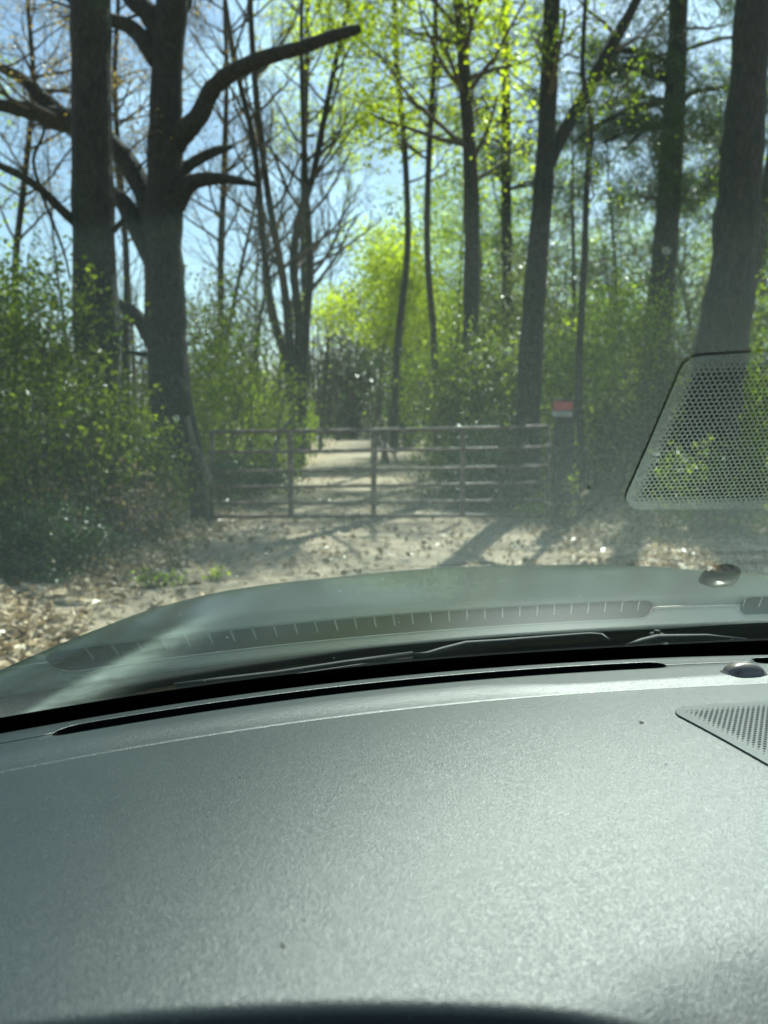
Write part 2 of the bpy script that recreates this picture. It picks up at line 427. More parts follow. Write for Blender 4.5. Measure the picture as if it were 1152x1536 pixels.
C(mb, 'speaker_cloth', M['black'], dash, False)
# ---- sunlight sensor: a low lozenge dome
mb = MB()
cx_, cD = .437, .119
for ring_set in (0,):
    rows = []
    for r_, h_ in ((1.1, -.001), (1.1, .0008), (1.0, .0012), (.97, .004), (.9, .0075), (.75, .0115), (.5, .0145), (.25, .0158), (.03, .0162)):
        th = np.linspace(0, 2 * np.pi, 41)
        ex = np.sign(np.cos(th)) * np.abs(np.cos(th)) ** .62; ey = np.sign(np.sin(th)) * np.abs(np.sin(th)) ** .62
        rows.append(dp(cx_ + r_ * (.0235 * ex + .003 * ey), cD + r_ * .0135 * ey, h_ * .78))
    mb.grid(np.array(rows))
C(mb, 'light_sensor', M['lens'], dash)
# fascia under the pad's rolled edge, coloured black for the shadow there
mb = MB(); rows = [dp(xs, De - .0005, -.0105), dp(xs, De - .004, -.03), dp(xs, De - .004, -.25), dp(xs, De - .3, -.4)]
mb.grid(np.array(rows), flip=True); C(mb, 'lower_fascia', M['black'])
mb = MB(); rows = [dp(xs, np.full_like(xs, .0183), -.003), dp(xs, np.full_like(xs, .004), -.016), gl(xs, -.046)]; mb.grid(np.array(rows)); C(mb, 'foot_gasket', M['black'])
# ---- windscreen
def glass_mat():
    m = mat('windscreen glass'); q = N(m)
    tr = q.n('BsdfTransparent', Color=(.79, .93, .88, 1))
    gls = q.n('BsdfGlossy', Roughness=0.0); gls.inputs['Color'].default_value = (.90, 1, .95, 1)
    g = q.n('NewGeometry')
    # index seen from either side of the surface
    ior = q.math('ADD', 1.52, q.math('MULTIPLY', g.outputs['Backfacing'], 1 / 1.52 - 1.52))
    fr = q.n('Fresnel'); q.l(ior, fr.inputs['IOR'])
    fac = q.math('MULTIPLY', fr.outputs[0], 1.08, True)
    ms = q.n('MixShader'); q.l(fac, ms.inputs[0]); q.l(tr.outputs[0], ms.inputs[1]); q.l(gls.outputs[0], ms.inputs[2])
    # dust film, tiny specks, and one long pale streak
    v = q.coord('Object')
    vo = q.n('TexVoronoi', Scale=46.); q.l(v, vo.inputs['Vector'])
    sc = q.n('SeparateColor'); q.l(vo.outputs['Color'], sc.inputs[0])
    sp = q.math('MULTIPLY', q.math('LESS_THAN', vo.outputs['Distance'], .035), q.math('GREATER_THAN', sc.outputs[0], .72))
    nz = q.n('TexNoise', Scale=3., Detail=5.0); q.l(v, nz.inputs['Vector'])
    film = q.math('MULTIPLY', nz.outputs['Fac'], .007)
    at = q.n('Attribute', _attribute_name='pale_streak'); st = q.n('TexNoise', Scale=1.0, Detail=4.0)
    q.l(q.coord('Object', (30, 30, 30)), st.inputs['Vector'])
    sm = q.math('MULTIPLY', at.outputs['Fac'], q.math('MULTIPLY', st.outputs['Fac'], .17))
    dust = q.math('ADD', q.math('ADD', film, q.math('MULTIPLY', sp, .45)), sm, True)
    td = q.n('BsdfTranslucent'); td.inputs['Color'].default_value = (.58, .80, .66, 1)
    m2 = q.n('MixShader'); q.l(dust, m2.inputs[0]); q.l(ms.outputs[0], m2.inputs[1]); q.l(td.outputs[0], m2.inputs[2])
    q.l(m2.outputs[0], q.o.inputs['Surface']); return m
M['glass'] = glass_mat()
m = mat('windscreen outer face'); q = N(m); t = q.n('BsdfTransparent', Color=(.985, .99, .985, 1)); q.l(t.outputs[0], q.o.inputs['Surface']); M['glass_outer'] = m
gx = np.linspace(-.57, 1.02, 150); gu = np.linspace(-.05, .64, 150)
GX, GU = np.meshgrid(gx, gu); GI = gl(GX, GU)
ta = np.gradient(GI, axis=1); tb = np.gradient(GI, axis=0); nn = np.cross(ta, tb); nn /= np.linalg.norm(nn, axis=2)[..., None]
if nn[50, 50, 1] < 0: nn = -nn                           # towards the outside
GO = GI + nn * .005
mb = MB(); mb.grid(GI, 0); mb.grid(GO, 1)
for a, b in ((GI[0], GO[0]), (GI[-1], GO[-1]), (GI[:, 0], GO[:, 0]), (GI[:, -1], GO[:, -1])): mb.grid(np.array([a, b]), 1)
glass = C(mb, 'windscreen', [M['glass'], M['glass_outer']])
# strength of an elongated pale streak on the inner face of the glass
A0, A1 = np.array([-.40, -.02]), np.array([-.118, .158])
dx = A1 - A0; Ln = np.linalg.norm(dx); dx /= Ln
rel = np.stack([GX, GU], -1) - A0; al = rel @ dx; pe = rel[..., 0] * dx[1] - rel[..., 1] * dx[0]
wd = .012 + .018 * np.clip(1 - al / Ln, 0, 1)
smv = np.exp(-(np.clip(pe, -1, None) / np.where(pe > 0, wd, .0045)) ** 2) * sstep(Ln * 1.02, Ln * .7, al) * sstep(-.03, .04, al)
att = glass.data.attributes.new('pale_streak', 'FLOAT', 'POINT'); vals = np.zeros(len(glass.data.vertices)); vals[:smv.size] = smv.ravel(); att.data.foreach_set('value', vals)
# black ceramic band along the foot
uf = .0025 + .006 * sstep(.2, .6, gx); rows = [GI[0] - nn[0] * .0015]
for t in np.linspace(.15, 1, 8): 
    u = -.05 + (uf + .05) * t; rows.append(gl(gx, u) - nn[3] * .0015)
mb = MB(); mb.grid(np.array(rows)); C(mb, 'glass_band', M['black'], glass, False)
# ---- bonnet, cowl, wiper, shell
tt = np.linspace(0, 1, 60)
rear = np.array([(-.60, .98), (-.50, 1.10), (-.44, 1.19), (-.32, 1.27), (-.20, 1.335), (0, 1.43), (.31, 1.52), (.8, 1.61), (1.1, 1.60), (1.25, 1.50)])
outr = np.array([(-.66, .98), (-.655, 1.15), (-.625, 1.32), (-.585, 1.5), (-.53, 1.68), (-.40, 1.88), (-.15, 2.03), (.35, 2.13), (.85, 2.12), (1.32, 1.85)])
def resample(p, n, sm=True):
    d = np.r_[0, np.cumsum(np.linalg.norm(np.diff(p, axis=0), axis=1))]; d /= d[-1]
    k = np.arange(len(p)) / (len(p) - 1.); s = np.linspace(0, 1, n)
    # Catmull-Rom through the listed points, by index
    out = []
    for u in s:
        x = u * (len(p) - 1); i = min(int(x), len(p) - 2); f = x - i
        p0, p1, p2, p3 = p[max(i - 1, 0)], p[i], p[i + 1], p[min(i + 2, len(p) - 1)]
        out.append(.5 * (2 * p1 + (p2 - p0) * f + (2 * p0 - 5 * p1 + 4 * p2 - p3) * f * f + (3 * p1 - p0 - 3 * p2 + p3) * f ** 3))
    return np.array(out)
rr_, oo_ = resample(rear, 90), resample(outr, 90)
mb = MB(); rows = []
for s in np.r_[0, .02, np.linspace(.06, .9, 16), .93, .96, .98, .995, 1.0]:
    xy = rr_ + (oo_ - rr_) * s
    crown = .026 * math.sin(math.pi * min(1, s * 1.15) * .62)
    bulge = .014 * np.exp(-((xy[:, 0] - .36) / .42) ** 4)
    z = 1.078 + crown + bulge * min(1, s * 4) - .035 * max(0, (s - .86) / .14) ** 2.2
    rows.append(np.c_[xy, z])
mb.grid(np.array(rows)); C(mb, 'bonnet', M['paint'])
mb = MB(); mb.tube(np.c_[rr_, np.full(90, 1.074)] + np.array([0, -.006, 0]), .009, 8, True); C(mb, 'dark_edge_strip', M['cowl'])  # dark strip added along the rear edge to hide its bright highlight
mb = MB(); o_ = oo_ + (oo_ - np.array([.35, 1.2])) * .012; rows = [np.c_[oo_, np.full(90, 1.052)], np.c_[o_, np.full(90, 1.03)], np.c_[o_ * 1.0, np.full(90, .8)], np.c_[oo_, np.full(90, .45)]]
mb.grid(np.array(rows)); C(mb, 'front_body', M['paint'])
mb = MB(); gb = gl(np.linspace(-.57, 1.02, 90), -.045)
r0 = gb + np.array([0, .012, 0]); r3 = np.c_[rr_, np.full(90, 1.048)]; r3[:, 1] += .015
rows = [r0 + (r3 - r0) * t + np.array([0, 0, -.03 * math.sin(math.pi * t) + .006 * math.cos(t * 40)]) for t in np.linspace(0, 1, 24)]
mb.grid(np.array(rows)); C(mb, 'cowl', M['cowl'])
def on_glass(px, py, out=.007):
    x, y, z = ray(px, py); best = None
    for t in np.linspace(.3, 1.6, 900):
        lx, ly, u = x * t / K, y * t / K, z * t / K + .3
        if u > -.08 and ly - (float(base_y(lx)) - u / math.tan(RK) - KV * u * u) > 0: best = t; break
    best = best or 1.25
    return np.array([x, y, z]) * (best + out) + np.array([0, 0, 1.5])
def at_h(px, py, out=0, z=1.128):
    x, y, zz = ray(px, py); t = (z - 1.5) / zz; return np.array([x * t, y * t, z])
mb = MB()
bl = [at_h(*p) for p in ((262, 1029), (330, 1020), (415, 1010), (520, 994), (619, 981))]
mb.tube(bl, .0045, 6, True, 0)
mb.tube([p + np.array([0, .004, -.008]) for p in bl], .003, 5, True, 1)
ar = [at_h(*p) for p in ((618, 982), (640, 981), (665, 974), (698, 966), (748, 963), (820, 957), (884, 952), (903, 953), (914, 961))]
mb.tube(ar, [.003, .004, .005, .0055, .0055, .005, .0045, .004, .003], 8, True, 0)
C(mb, 'wiper', [M['wiper'], M['rubber']])
mb = MB(); p0 = at_h(985, 962, z=1.115)
for r_, z0 in ((.020, -.01), (.013, .006), (.006, .012)): mb.tube([p0 + np.array([0, 0, z0]), p0 + np.array([0, 0, z0 + .008])], r_, 12, True)
mb.tube([at_h(940, 969), at_h(962, 963), at_h(985, 958), at_h(1060, 955), at_h(1120, 960)], [.004, .007, .008, .005, .003], 8, True)
C(mb, 'wiper_pivot', M['wiper'])
YAW = R(8); c0 = np.array([.40, 0, 0]); fw = np.array([-math.sin(YAW), math.cos(YAW), 0]); rt = np.array([math.cos(YAW), math.sin(YAW), 0])
def cb(mb, lat, lon, z, sz): mb.box(c0 + rt * lat + fw * lon + np.array([0, 0, z]), sz, YAW)
mb = MB(); cb(mb, 0, -1.50, 1.945, (1.7, 2.3, .05)); mb.tube(GO[-1] + np.array([0, -.01, .02]), .03, 8, True); C(mb, 'roof', M['lining'], None, False)
mb = MB()
for s in (-1, 1): cb(mb, s * .93, -.75, .76, (.05, 3.3, .72)); cb(mb, s * .86, -1.2, 1.5, (.05, .12, .9))
cb(mb, 0, -2.5, 1.15, (1.9, .06, 1.5)); cb(mb, 0, -.8, .42, (1.86, 3.4, .05)); cb(mb, 0, .95, .72, (1.8, .04, .55))  # unseen full-height back wall added to keep the cabin dark
C(mb, 'cabin', M['cabin'], None, False)
mb = MB()
for j in (0, -1): mb = MB(); mb.tube(GO[:, j] + np.array([(-.01, .01)[j], -.01, 0]), .028, 8, True); C(mb, 'windscreen_pillar', M['cabin'])
mb = MB()
for s in (-1, 1):
    for lon in (1.35, -1.9):
        c = c0 + rt * s * .86 + fw * lon + np.array([0, 0, .36])
        for rad, wdt in ((.36, .11), (.23, .125)):
            mb.tube([c - rt * wdt, c + rt * wdt], rad, 28, True, 0)
        C(mb, 'wheel', M['rubber'], None, False); mb = MB()
# ---- dry bits lying on the dash
def on_dash(px, py):
    x, y, z = ray(px, py); t = K * .3 / -z
    for _ in range(6):
        lx, ly = x * t / K, y * t / K; t = -K * float(dz(base_y(lx) - ly)) / -z
    p = np.array([x * t, y * t, 1.5 + z * t]); p[2] = 1.5 + K * float(dz(base_y(p[0] / K) - p[1] / K) + relief(p[0] / K, base_y(p[0] / K) - p[1] / K)) + .0007; return p
def crumb(px, py, size, lab, n=1, group=None):
    mb = MB(); c = on_dash(px, py)
    for k in range(n):
        o = c + np.r_[rng.normal(size=2) * size * .8 * (k > 0), 0]; a = rng.uniform(0, 3.1); s_ = size * (1 if k == 0 else .5)
        d = np.array([math.cos(a), math.sin(a), 0]) * s_; e = np.array([-math.sin(a), math.cos(a), 0]) * s_ * rng.uniform(.3, .5)
        up = np.array([0, 0, s_ * .25])
        V = np.array([o - d, o - d * .3 + e, o + d, o + d * .2 - e * 1.2, o + up, o - d * .4 + up * .8])
        mb.add(V, [(0, 3, 5), (3, 4, 5), (3, 2, 4), (2, 1, 4), (1, 5, 4), (1, 0, 5)])
    ob = mb.build('dry_crumb', M['crumb'], None, False, origin=tuple(c)); tag(ob, lab, 'crumb', group)
crumb(962, 1084, .0042, 'largest brown leaf fragment on the dash, left of the speaker grille', 4)
crumb(999, 1147, .0022, 'small forked dark crumb on the dash below the grille corner', 2)
crumb(360, 1166, .0024, 'elongated dark crumb on the shaded left of the dash', 1)
crumb(340, 1152, .0018, 'thin dark crumb on the shaded left dash, behind an elongated one', 1)
crumb(457, 1382, .0015, 'short dark fleck standing alone low on the bright dash', 1)
crumb(424, 1420, .0022, 'round brown crumb lowest on the bright dash', 3)
for x_, y_ in ((880, 1109), (1058, 1121), (875, 1151), (1010, 1127)): crumb(x_, y_, .0011, 'tiny dark speck on the bright dash near the speaker grille', 1, 'tiny specks on the dash')

# ------------------------------------------------------------------ ground and track
def hnoise(x, y): return .05 * np.sin(x * .9 + 1.3) * np.cos(y * .7) + .035 * np.sin(x * 2.3 + y * 1.7) + .12 * np.sin(x * .13 + 2) * np.sin(y * .11)
def track_x(y): y = np.asarray(y, float); return -.1 - .022 * np.clip(y - 12, 0, None) + .00012 * np.clip(y - 12, 0, None) ** 2
def track_w(y): y = np.asarray(y, float); return 1.95 + .3 * np.exp(-((y - 8) / 6.) ** 2) + .85 * np.exp(-((y - 20) / 7.) ** 2)
def gz(x, y):
    """ground height: level on the track, rough and slightly higher beside it"""
    x = np.asarray(x, float); y = np.asarray(y, float)
    e = np.abs(x - track_x(y)) - track_w(y); s = sstep(0, 2.5, e)
    return s * (hnoise(x, y) + .10)
gxs = np.unique(np.r_[np.linspace(-9, 9, 91), np.linspace(-60, -9, 40), np.linspace(9, 60, 40), np.linspace(-900, -60, 10), np.linspace(60, 900, 10)])
gys = np.unique(np.r_[np.linspace(-6, 30, 121), np.linspace(30, 110, 50), np.linspace(110, 1400, 12), np.linspace(-300, -6, 6)])
X, Y = np.meshgrid(gxs, gys); Z = gz(X, Y)
mb = MB(); mb.grid(np.stack([X, Y, Z], -1), flip=True); g = mb.build('ground', M['ground']); tag(g, 'leaf strewn woodland floor', None, None, 'structure')
yy = np.r_[np.linspace(-6, 30, 73), np.linspace(31, 120, 60)]; uu = np.linspace(-1, 1, 9)
V = np.stack([np.stack([track_x(yy) + u * (track_w(yy) - .05 + .12 * np.sin(yy * 1.3 + u)), yy, .005 + np.clip(gz(track_x(yy) + u * track_w(yy), yy), 0, None)], -1) for u in uu], 1)
mb = MB(); mb.grid(V, flip=True); g = mb.build('track', M['road']); tag(g, 'dirt track running under the gate into the wood', None, None, 'structure')

# fallen leaves lying on the ground (nobody could count them)
def scatter_ground(n, y0, y1, wfac, dens=None):
    y = np.exp(rng.uniform(math.log(y0), math.log(y1), n)) if y0 > 0 else rng.uniform(y0, y1, n)
    x = rng.uniform(-1, 1, n) * y * wfac
    return x, y
mb = MB()
x, y = scatter_ground(75000, 2.2, 28, .60)
keep = rng.uniform(size=len(x)) < np.where(np.abs(x - track_x(y)) < track_w(y) - .2, .22, 1.0)
cl = np.sin(x * 2.1 + 1.7 * np.sin(y * 1.1)) * np.cos(y * 1.9 + x) ; keep &= rng.uniform(size=len(x)) < .55 + .45 * cl
x, y = x[keep], y[keep]; z = np.clip(gz(x, y), 0, None) + .012 + rng.uniform(0, .045, len(x))
leaves_into(mb, np.c_[x, y, z], np.where(y < 14, .082, .10), 1.55, .55, fold=.5)
tag(mb.build('fallen_leaves', M['litter'], smooth=False), 'tan dead leaves carpeting the woodland floor', None, None, 'stuff')

# ------------------------------------------------------------------ trees
class Tree:
    def __init__(s): s.w = MB(); s.c = MB(); s.tips = []
def wander(p, d, L, n, bend, up):
    pts = [np.array(p, float)]; d = np.array(d, float); d /= np.linalg.norm(d)
    for _ in range(n):
        d = d + rng.normal(size=3) * bend + np.array([0, 0, up]); d /= np.linalg.norm(d)
        pts.append(pts[-1] + d * L / n)
    return np.array(pts), d
def grow(t, p, d, L, r, depth, mb, twigs=4, spread=.75, up=.06, bend=.13, minr=.0035, taper=.35, start=.25):
    n = 6 if depth > 1 else 4
    pts, _ = wander(p, d, L, n, bend, up)
    mb.tube(pts, np.linspace(r, max(minr, r * taper), n + 1), 6 if r > .03 else (4 if r > .012 else 3), False, 0 if mb is t.w else 0)
    if depth <= 0:
        t.tips.append(pts[-1]); t.tips.append(pts[-2]); t.tips.append(pts[2]); return
    k = twigs
    for i in range(k):
        f = start + (1 - start) * (i + rng.uniform(.1, .9)) / k; j = min(int(f * n), n - 1); q_ = pts[j] + (pts[j + 1] - pts[j]) * (f * n - j)
        dd_ = pts[j + 1] - pts[j]; dd_ /= np.linalg.norm(dd_)
        s_ = rng.normal(size=3); s_ -= (s_ @ dd_) * dd_; s_ /= np.linalg.norm(s_)
        nd = dd_ * (1 - spread * .6) + s_ * spread
        ll = L * rng.uniform(.42, .68) * (1.1 - .45 * f); rr2 = max(minr, r * (1 - (1 - taper) * f) * .58)
        grow(t, q_, nd, ll, rr2, depth - 1, mb if rr2 > .05 else t.c, twigs, spread, up, bend, minr, taper, .2)
def add_leaves(t, per, size, spread, aspect=1.7, mi=1, flat=.1, sel=None, drop=0.):
    T_ = np.array(t.tips)
    if sel is not None: T_ = T_[sel(T_)]
    if drop: T_ = T_[rng.uniform(size=len(T_)) > drop]
    if not len(T_): return
    C_ = np.repeat(T_, per, 0) + rng.normal(size=(len(T_) * per, 3)) * spread
    leaves_into(t.c, C_, size, aspect, flat, mi)
def trunk_px(t, pts, Y, rpx, k=14, dY=0., noise=.03):
    """trunk or limb through points measured in the photograph, at distance Y"""
    W = np.array([P(x, y, Y + dY * i / max(1, len(pts) - 1)) for i, (x, y) in enumerate(pts)]); r = np.array(rpx) / F0 * Y
    n = (len(pts) - 1) * 4 + 1; s = np.linspace(0, 1, n)
    W2 = resample(W, n); r2 = np.interp(s, np.linspace(0, 1, len(r)), r) * (1 + noise * rng.normal(size=n)); t.w.tube(W2, r2, k); return W2, r2
def finish(t, name, loc, label, cat, group, bark, leafm, crown=True):
    root = empty(name, tuple(loc), label, cat, group)
    o = t.w.build('trunk', bark, origin=tuple(loc)); under(o, root); o.location = (0, 0, 0)
    if crown and t.c.n:
        o = t.c.build('crown', [M['twig'] if bark is not M['bark_dark'] else M['bark_dark'], leafm], origin=tuple(loc), smooth=False); o.parent = root; o.location = (0, 0, 0)
    return root
def base_of(px, Y):
    p = P(px, 635, Y); return np.array([p[0], Y, float(gz(p[0], Y))])
def flare(t, W, r):   # root flare down to the ground
    pass
def sprout(t, W2, r2, n, f0, f1, L, depth=2, twigs=4, side=None, spread=.8, upv=.25, rf=.35, **kw):
    for i in range(n):
        f = f0 + (f1 - f0) * (i + rng.uniform(0, 1)) / n; j = int(f * (len(W2) - 1))
        a = rng.uniform(0, 2 * np.pi); d = np.array([math.cos(a), math.sin(a), upv])
        if side is not None: d = np.array([side * abs(d[0]), d[1] * .6, upv])
        grow(t, W2[j], d, L * rng.uniform(.7, 1.2), r2[j] * rf, depth, t.c, twigs, spread, **kw)

# --- left foreground pair
Y1 = 10.5; b = base_of(157, Y1); t = Tree()
W2, r2 = trunk_px(t, [(158, 810), (150, 690), (147, 560), (142, 400), (138, 200), (136, 0), (134, -200), (136, -450), (140, -700)], Y1, [40, 35, 33, 31, 28.5, 27.5, 24, 18, 8], 18)
trunk_px(t, [(120, 338), (100, 322), (62, 285), (28, 262), (-20, 238), (-70, 200)], Y1, [9, 7, 6, 5.5, 5, 3], 8, -.6)
trunk_px(t, [(160, 342), (172, 344), (184, 330)], Y1, [6, 5, 3], 7, -.1)
w3, r3 = trunk_px(t, [(62, 285), (50, 240), (66, 195), (50, 160)], Y1 - .3, [3, 2.5, 2, 1.5], 5, -.4)
sprout(t, w3, r3, 5, .2, 1, .9, 1, 3)
w3, r3 = trunk_px(t, [(60, 285), (95, 375), (105, 420)], Y1 - .3, [2.5, 2, 1.4], 5, -.2)
sprout(t, W2, r2, 9, .72, .98, 2.6, 2, 4, rf=.3)
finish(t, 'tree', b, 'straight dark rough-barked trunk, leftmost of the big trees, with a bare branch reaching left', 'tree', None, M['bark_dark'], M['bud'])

Y2 = 13.; b = base_of(260, Y2); t = Tree()
W2, r2 = trunk_px(t, [(262, 775), (261, 690), (256, 600), (249, 480), (246, 370), (247, 270), (249, 170), (251, 90), (258, 10), (266, -140), (276, -330), (280, -560)], Y2, [38, 33, 30, 29, 27, 25, 23, 22, 21, 18, 14, 6], 20)
trunk_px(t, [(256, 215), (275, 200), (300, 172), (318, 135), (350, 108), (400, 86), (450, 72), (500, 54), (540, 43)], Y2, [20, 16, 13, 11.5, 10.5, 9.5, 8.5, 7.5, 5.5], 12, -1.2, .06)
trunk_px(t, [(258, 310), (280, 280), (300, 270), (332, 268), (362, 272), (392, 279)], Y2, [18, 13, 10, 7, 5.5, 2], 10, -.6, .06)
trunk_px(t, [(252, 275), (276, 254), (300, 238), (326, 226), (348, 220)], Y2, [12, 9, 7.5, 6, 3.5], 8, .6, .06)
w3, r3 = trunk_px(t, [(238, 400), (212, 350), (186, 305), (170, 290)], Y2, [20, 16, 13, 10], 12, .4)
w4, r4 = trunk_px(t, [(236, 345), (214, 285), (185, 235), (150, 205), (105, 182), (70, 176)], Y2, [20, 15, 15, 17, 18, 17], 12, 1.0)
w5, r5 = trunk_px(t, [(90, 178), (45, 166), (0, 158), (-60, 150), (-120, 120)], Y2 + 1., [15, 12, 9, 7, 4], 9, .4)
w6, r6 = trunk_px(t, [(90, 172), (55, 138), (28, 115), (-10, 95), (-60, 60)], Y2 + 1., [13, 10, 8, 6, 4], 9, .3)
for w_, r_ in ((w5, r5), (w6, r6)): sprout(t, w_, r_, 7, .1, 1, 1.5, 2, 4, rf=.3)
sprout(t, w4, r4, 7, .3, 1, 1.3, 2, 4, rf=.16)
trunk_px(t, [(232, 515), (210, 480), (190, 462), (172, 455)], Y2, [15, 11, 9, 7], 9, .3)
trunk_px(t, [(236, 531), (212, 531), (186, 526)], Y2, [5, 4, 3], 7, .2)
w7, r7 = trunk_px(t, [(238, 90), (214, 58), (190, 38), (165, 30), (130, 20), (80, -30)], Y2, [16, 13, 10, 9, 8, 5], 10, .3)
sprout(t, w7, r7, 5, .5, 1, 1.3, 2, 3, rf=.3)
w7, r7 = trunk_px(t, [(246, 60), (222, 18), (195, -5), (165, -60), (120, -150)], Y2, [16, 15, 12, 9, 5], 10, .3)
w7, r7 = trunk_px(t, [(262, 30), (280, 12), (287, -10), (300, -60)], Y2, [7, 5, 4, 3], 8, .3)
sprout(t, W2, r2, 8, .78, .98, 2.4, 2, 4, rf=.3)
add_leaves(t, 3, .05, .10, sel=lambda T_: T_[:, 2] > 4.2, drop=.5)
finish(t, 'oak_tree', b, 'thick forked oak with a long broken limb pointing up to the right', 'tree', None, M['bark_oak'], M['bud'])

# --- slender multi-stemmed bare tree behind the gate's left half
Y3 = 22.; b = base_of(445, Y3); t = Tree()
stems = [([(443, 730), (440, 600), (430, 460), (418, 380), (402, 290), (385, 150), (375, 0), (370, -160)], [7, 6.5, 6, 5.5, 5, 4.5, 4, 2]),
         ([(446, 720), (447, 600), (448, 480), (440, 400), (448, 330), (468, 270), (482, 200), (500, 110), (520, 20), (540, -80)], [8, 7, 6.5, 6, 5.5, 5, 4.5, 4, 3, 2]),
         ([(450, 700), (456, 540), (462, 450), (466, 400), (460, 300), (455, 190), (452, 60), (455, -80)], [8, 7, 6, 5.5, 5, 4, 3, 2]),
         ([(448, 690), (432, 560), (405, 450), (392, 330), (380, 210), (352, 90), (330, -60)], [8, 7, 6, 5, 4.5, 4, 2])]
for pp, rr in stems:
    W2, r2 = trunk_px(t, pp, Y3, rr, 8, rng.uniform(-1, 1)); sprout(t, W2, r2, 13, .3, .98, 2.5, 3, 4, rf=.5, up=.12, upv=.7, spread=.6)
finish(t, 'bare_tree', b, 'bare grey tree with several slender stems rising behind the left half of the gate', 'tree', None, M['bark_grey'], M['bud'])

def side_tree(px, Y, path, rr, label, name='tree', bark='bark_grey', leafm='fresh', n=14, L=2.2, f0=.3, depth=2, tw=4, leaves=(5, .07, .2), sel=None, drop=0., upv=.4, rf=.4, aspect=1.6, flat=.1):
    t = Tree(); b = base_of(px, Y); W2, r2 = trunk_px(t, path, Y, rr, 12)
    sprout(t, W2, r2, n, f0, .98, L, depth, tw, rf=rf, upv=upv)
    if leaves: add_leaves(t, leaves[0], leaves[1], leaves[2], aspect, 1, flat, sel, drop)
    return t, b, W2, r2, lambda: finish(t, name, b, label, 'tree', None, M[bark], M[leafm])
# mid trees
t, b, W2, r2, fin = side_tree(706, 17., [(708, 730), (706, 600), (707, 480), (708, 330), (704, 220), (697, 120), (690, 20), (676, -90), (670, -260)], [15, 13.5, 12.5, 11.5, 10, 9, 8, 6, 3],
    'straight grey trunk clad in light green leaves, standing behind the right half of the gate', leafm='spring', n=22, L=2.0, f0=.45, leaves=(5, .09, .2), drop=.35); fin()
t, b, W2, r2, fin = side_tree(792, 13., [(786, 790), (790, 680), (793, 590), (797, 520), (805, 400), (815, 280), (822, 150), (828, 0), (832, -200), (838, -420)], [23, 20, 19, 18, 16, 14, 12.5, 12, 9, 4],
    'grey trunk forking low in a narrow V, beside the right gate post', 'forked_tree', 'bark_oak', 'fresh', n=5, L=1.6, f0=.6, leaves=(5, .07, .16), drop=.2)
w3, r3 = trunk_px(t, [(816, 262), (838, 212), (868, 160), (900, 100), (925, 55), (950, 10), (985, -70), (1010, -160)], 13., [11, 10, 10, 9, 8, 7, 5, 3], 10, .5)
sprout(t, w3, r3, 5, .4, 1, 1.2, 2, 4, rf=.35); fin()
t, b, W2, r2, fin = side_tree(873, 12., [(874, 790), (872, 690), (868, 560), (876, 400), (880, 280), (886, 180), (874, 110), (878, 0), (884, -150)], [6.5, 6, 5.5, 5, 4.6, 4, 3.6, 3, 2],
    'pole-thin crooked sapling just right of the forked trunk', 'sapling', 'bark_oak', 'fresh', n=7, L=.8, f0=.45, leaves=(3, .05, .12), rf=.45); fin()
# pines on the right
def pine(px, Y, path, rr, label, limbs, f0, n, L, rf=.22, per=9, nl=.19):
    t = Tree(); b = base_of(px, Y); W2, r2 = trunk_px(t, path, Y, rr, 16, 0, .05)
    for lp, lr, dY in limbs:
        w_, r_ = trunk_px(t, lp, Y, lr, 8, dY); sprout(t, w_, r_, 10, .3, 1, 1.0, 2, 3, rf=.4, upv=-.1)
    sprout(t, W2, r2, n, f0, .98, L, 2, 4, rf=rf, upv=.05, up=.02)
    T_ = np.array(t.tips); C_ = np.repeat(T_, per, 0) + rng.normal(size=(len(T_) * per, 3)) * .10; leaves_into(t.c, C_, nl, 11, 0, 1)
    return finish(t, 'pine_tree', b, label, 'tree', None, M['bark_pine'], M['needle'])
pine(980, 20., [(970, 730), (977, 600), (985, 500), (995, 400), (1005, 280), (1012, 150), (1018, 0), (1023, -200), (1028, -420)], [25, 22, 20, 18, 16, 14.5, 13, 10, 4],
    'dark pine with drooping needled limbs, second big trunk from the right edge', [([(1008, 100), (975, 84), (940, 75), (905, 82)], [7, 5, 4, 2], -1), ([(1006, 122), (965, 108), (938, 100)], [4, 3, 2], -.6), ([(1016, 160), (1040, 138), (1080, 132), (1100, 126)], [5, 4, 3.5, 2], .6),
    ([(1008, 200), (985, 185), (960, 200), (935, 225)], [4, 3, 2.5, 2], -.8), ([(996, 300), (975, 297), (962, 296)], [3.5, 2.5, 2], -.3), ([(1012, 210), (1040, 205), (1060, 215)], [3, 2, 1.5], .3), ([(1004, 295), (1030, 286), (1050, 292)], [2.5, 2, 1.2], .2),
    ([(1010, 150), (960, 160), (900, 185), (860, 215)], [5, 4, 3, 2], -1.5), ([(1008, 190), (950, 195), (905, 215)], [4, 3, 2], -.6)], .60, 22, 2.6)
pine(1070, 12., [(1052, 800), (1062, 690), (1072, 600), (1082, 520), (1096, 430), (1106, 320), (1114, 220), (1124, 100), (1131, 0), (1142, -200), (1150, -420)], [44, 40, 38, 36, 34, 31, 28.5, 26.5, 25, 20, 13],
    'massive leaning pine trunk at the right edge, thickest of the right hand trunks', [], .86, 8, 2.0)
t, b, W2, r2, fin = side_tree(1112, 16., [(1108, 740), (1112, 600), (1120, 480), (1136, 380), (1150, 280), (1170, 120), (1185, -60)], [11, 10, 9, 8, 7, 5, 3],
    'slim leaning trunk partly hidden behind the massive pine at the right edge', 'tree', 'bark_grey', 'fresh', n=8, L=1.6, f0=.4, leaves=(4, .06, .18)); fin()
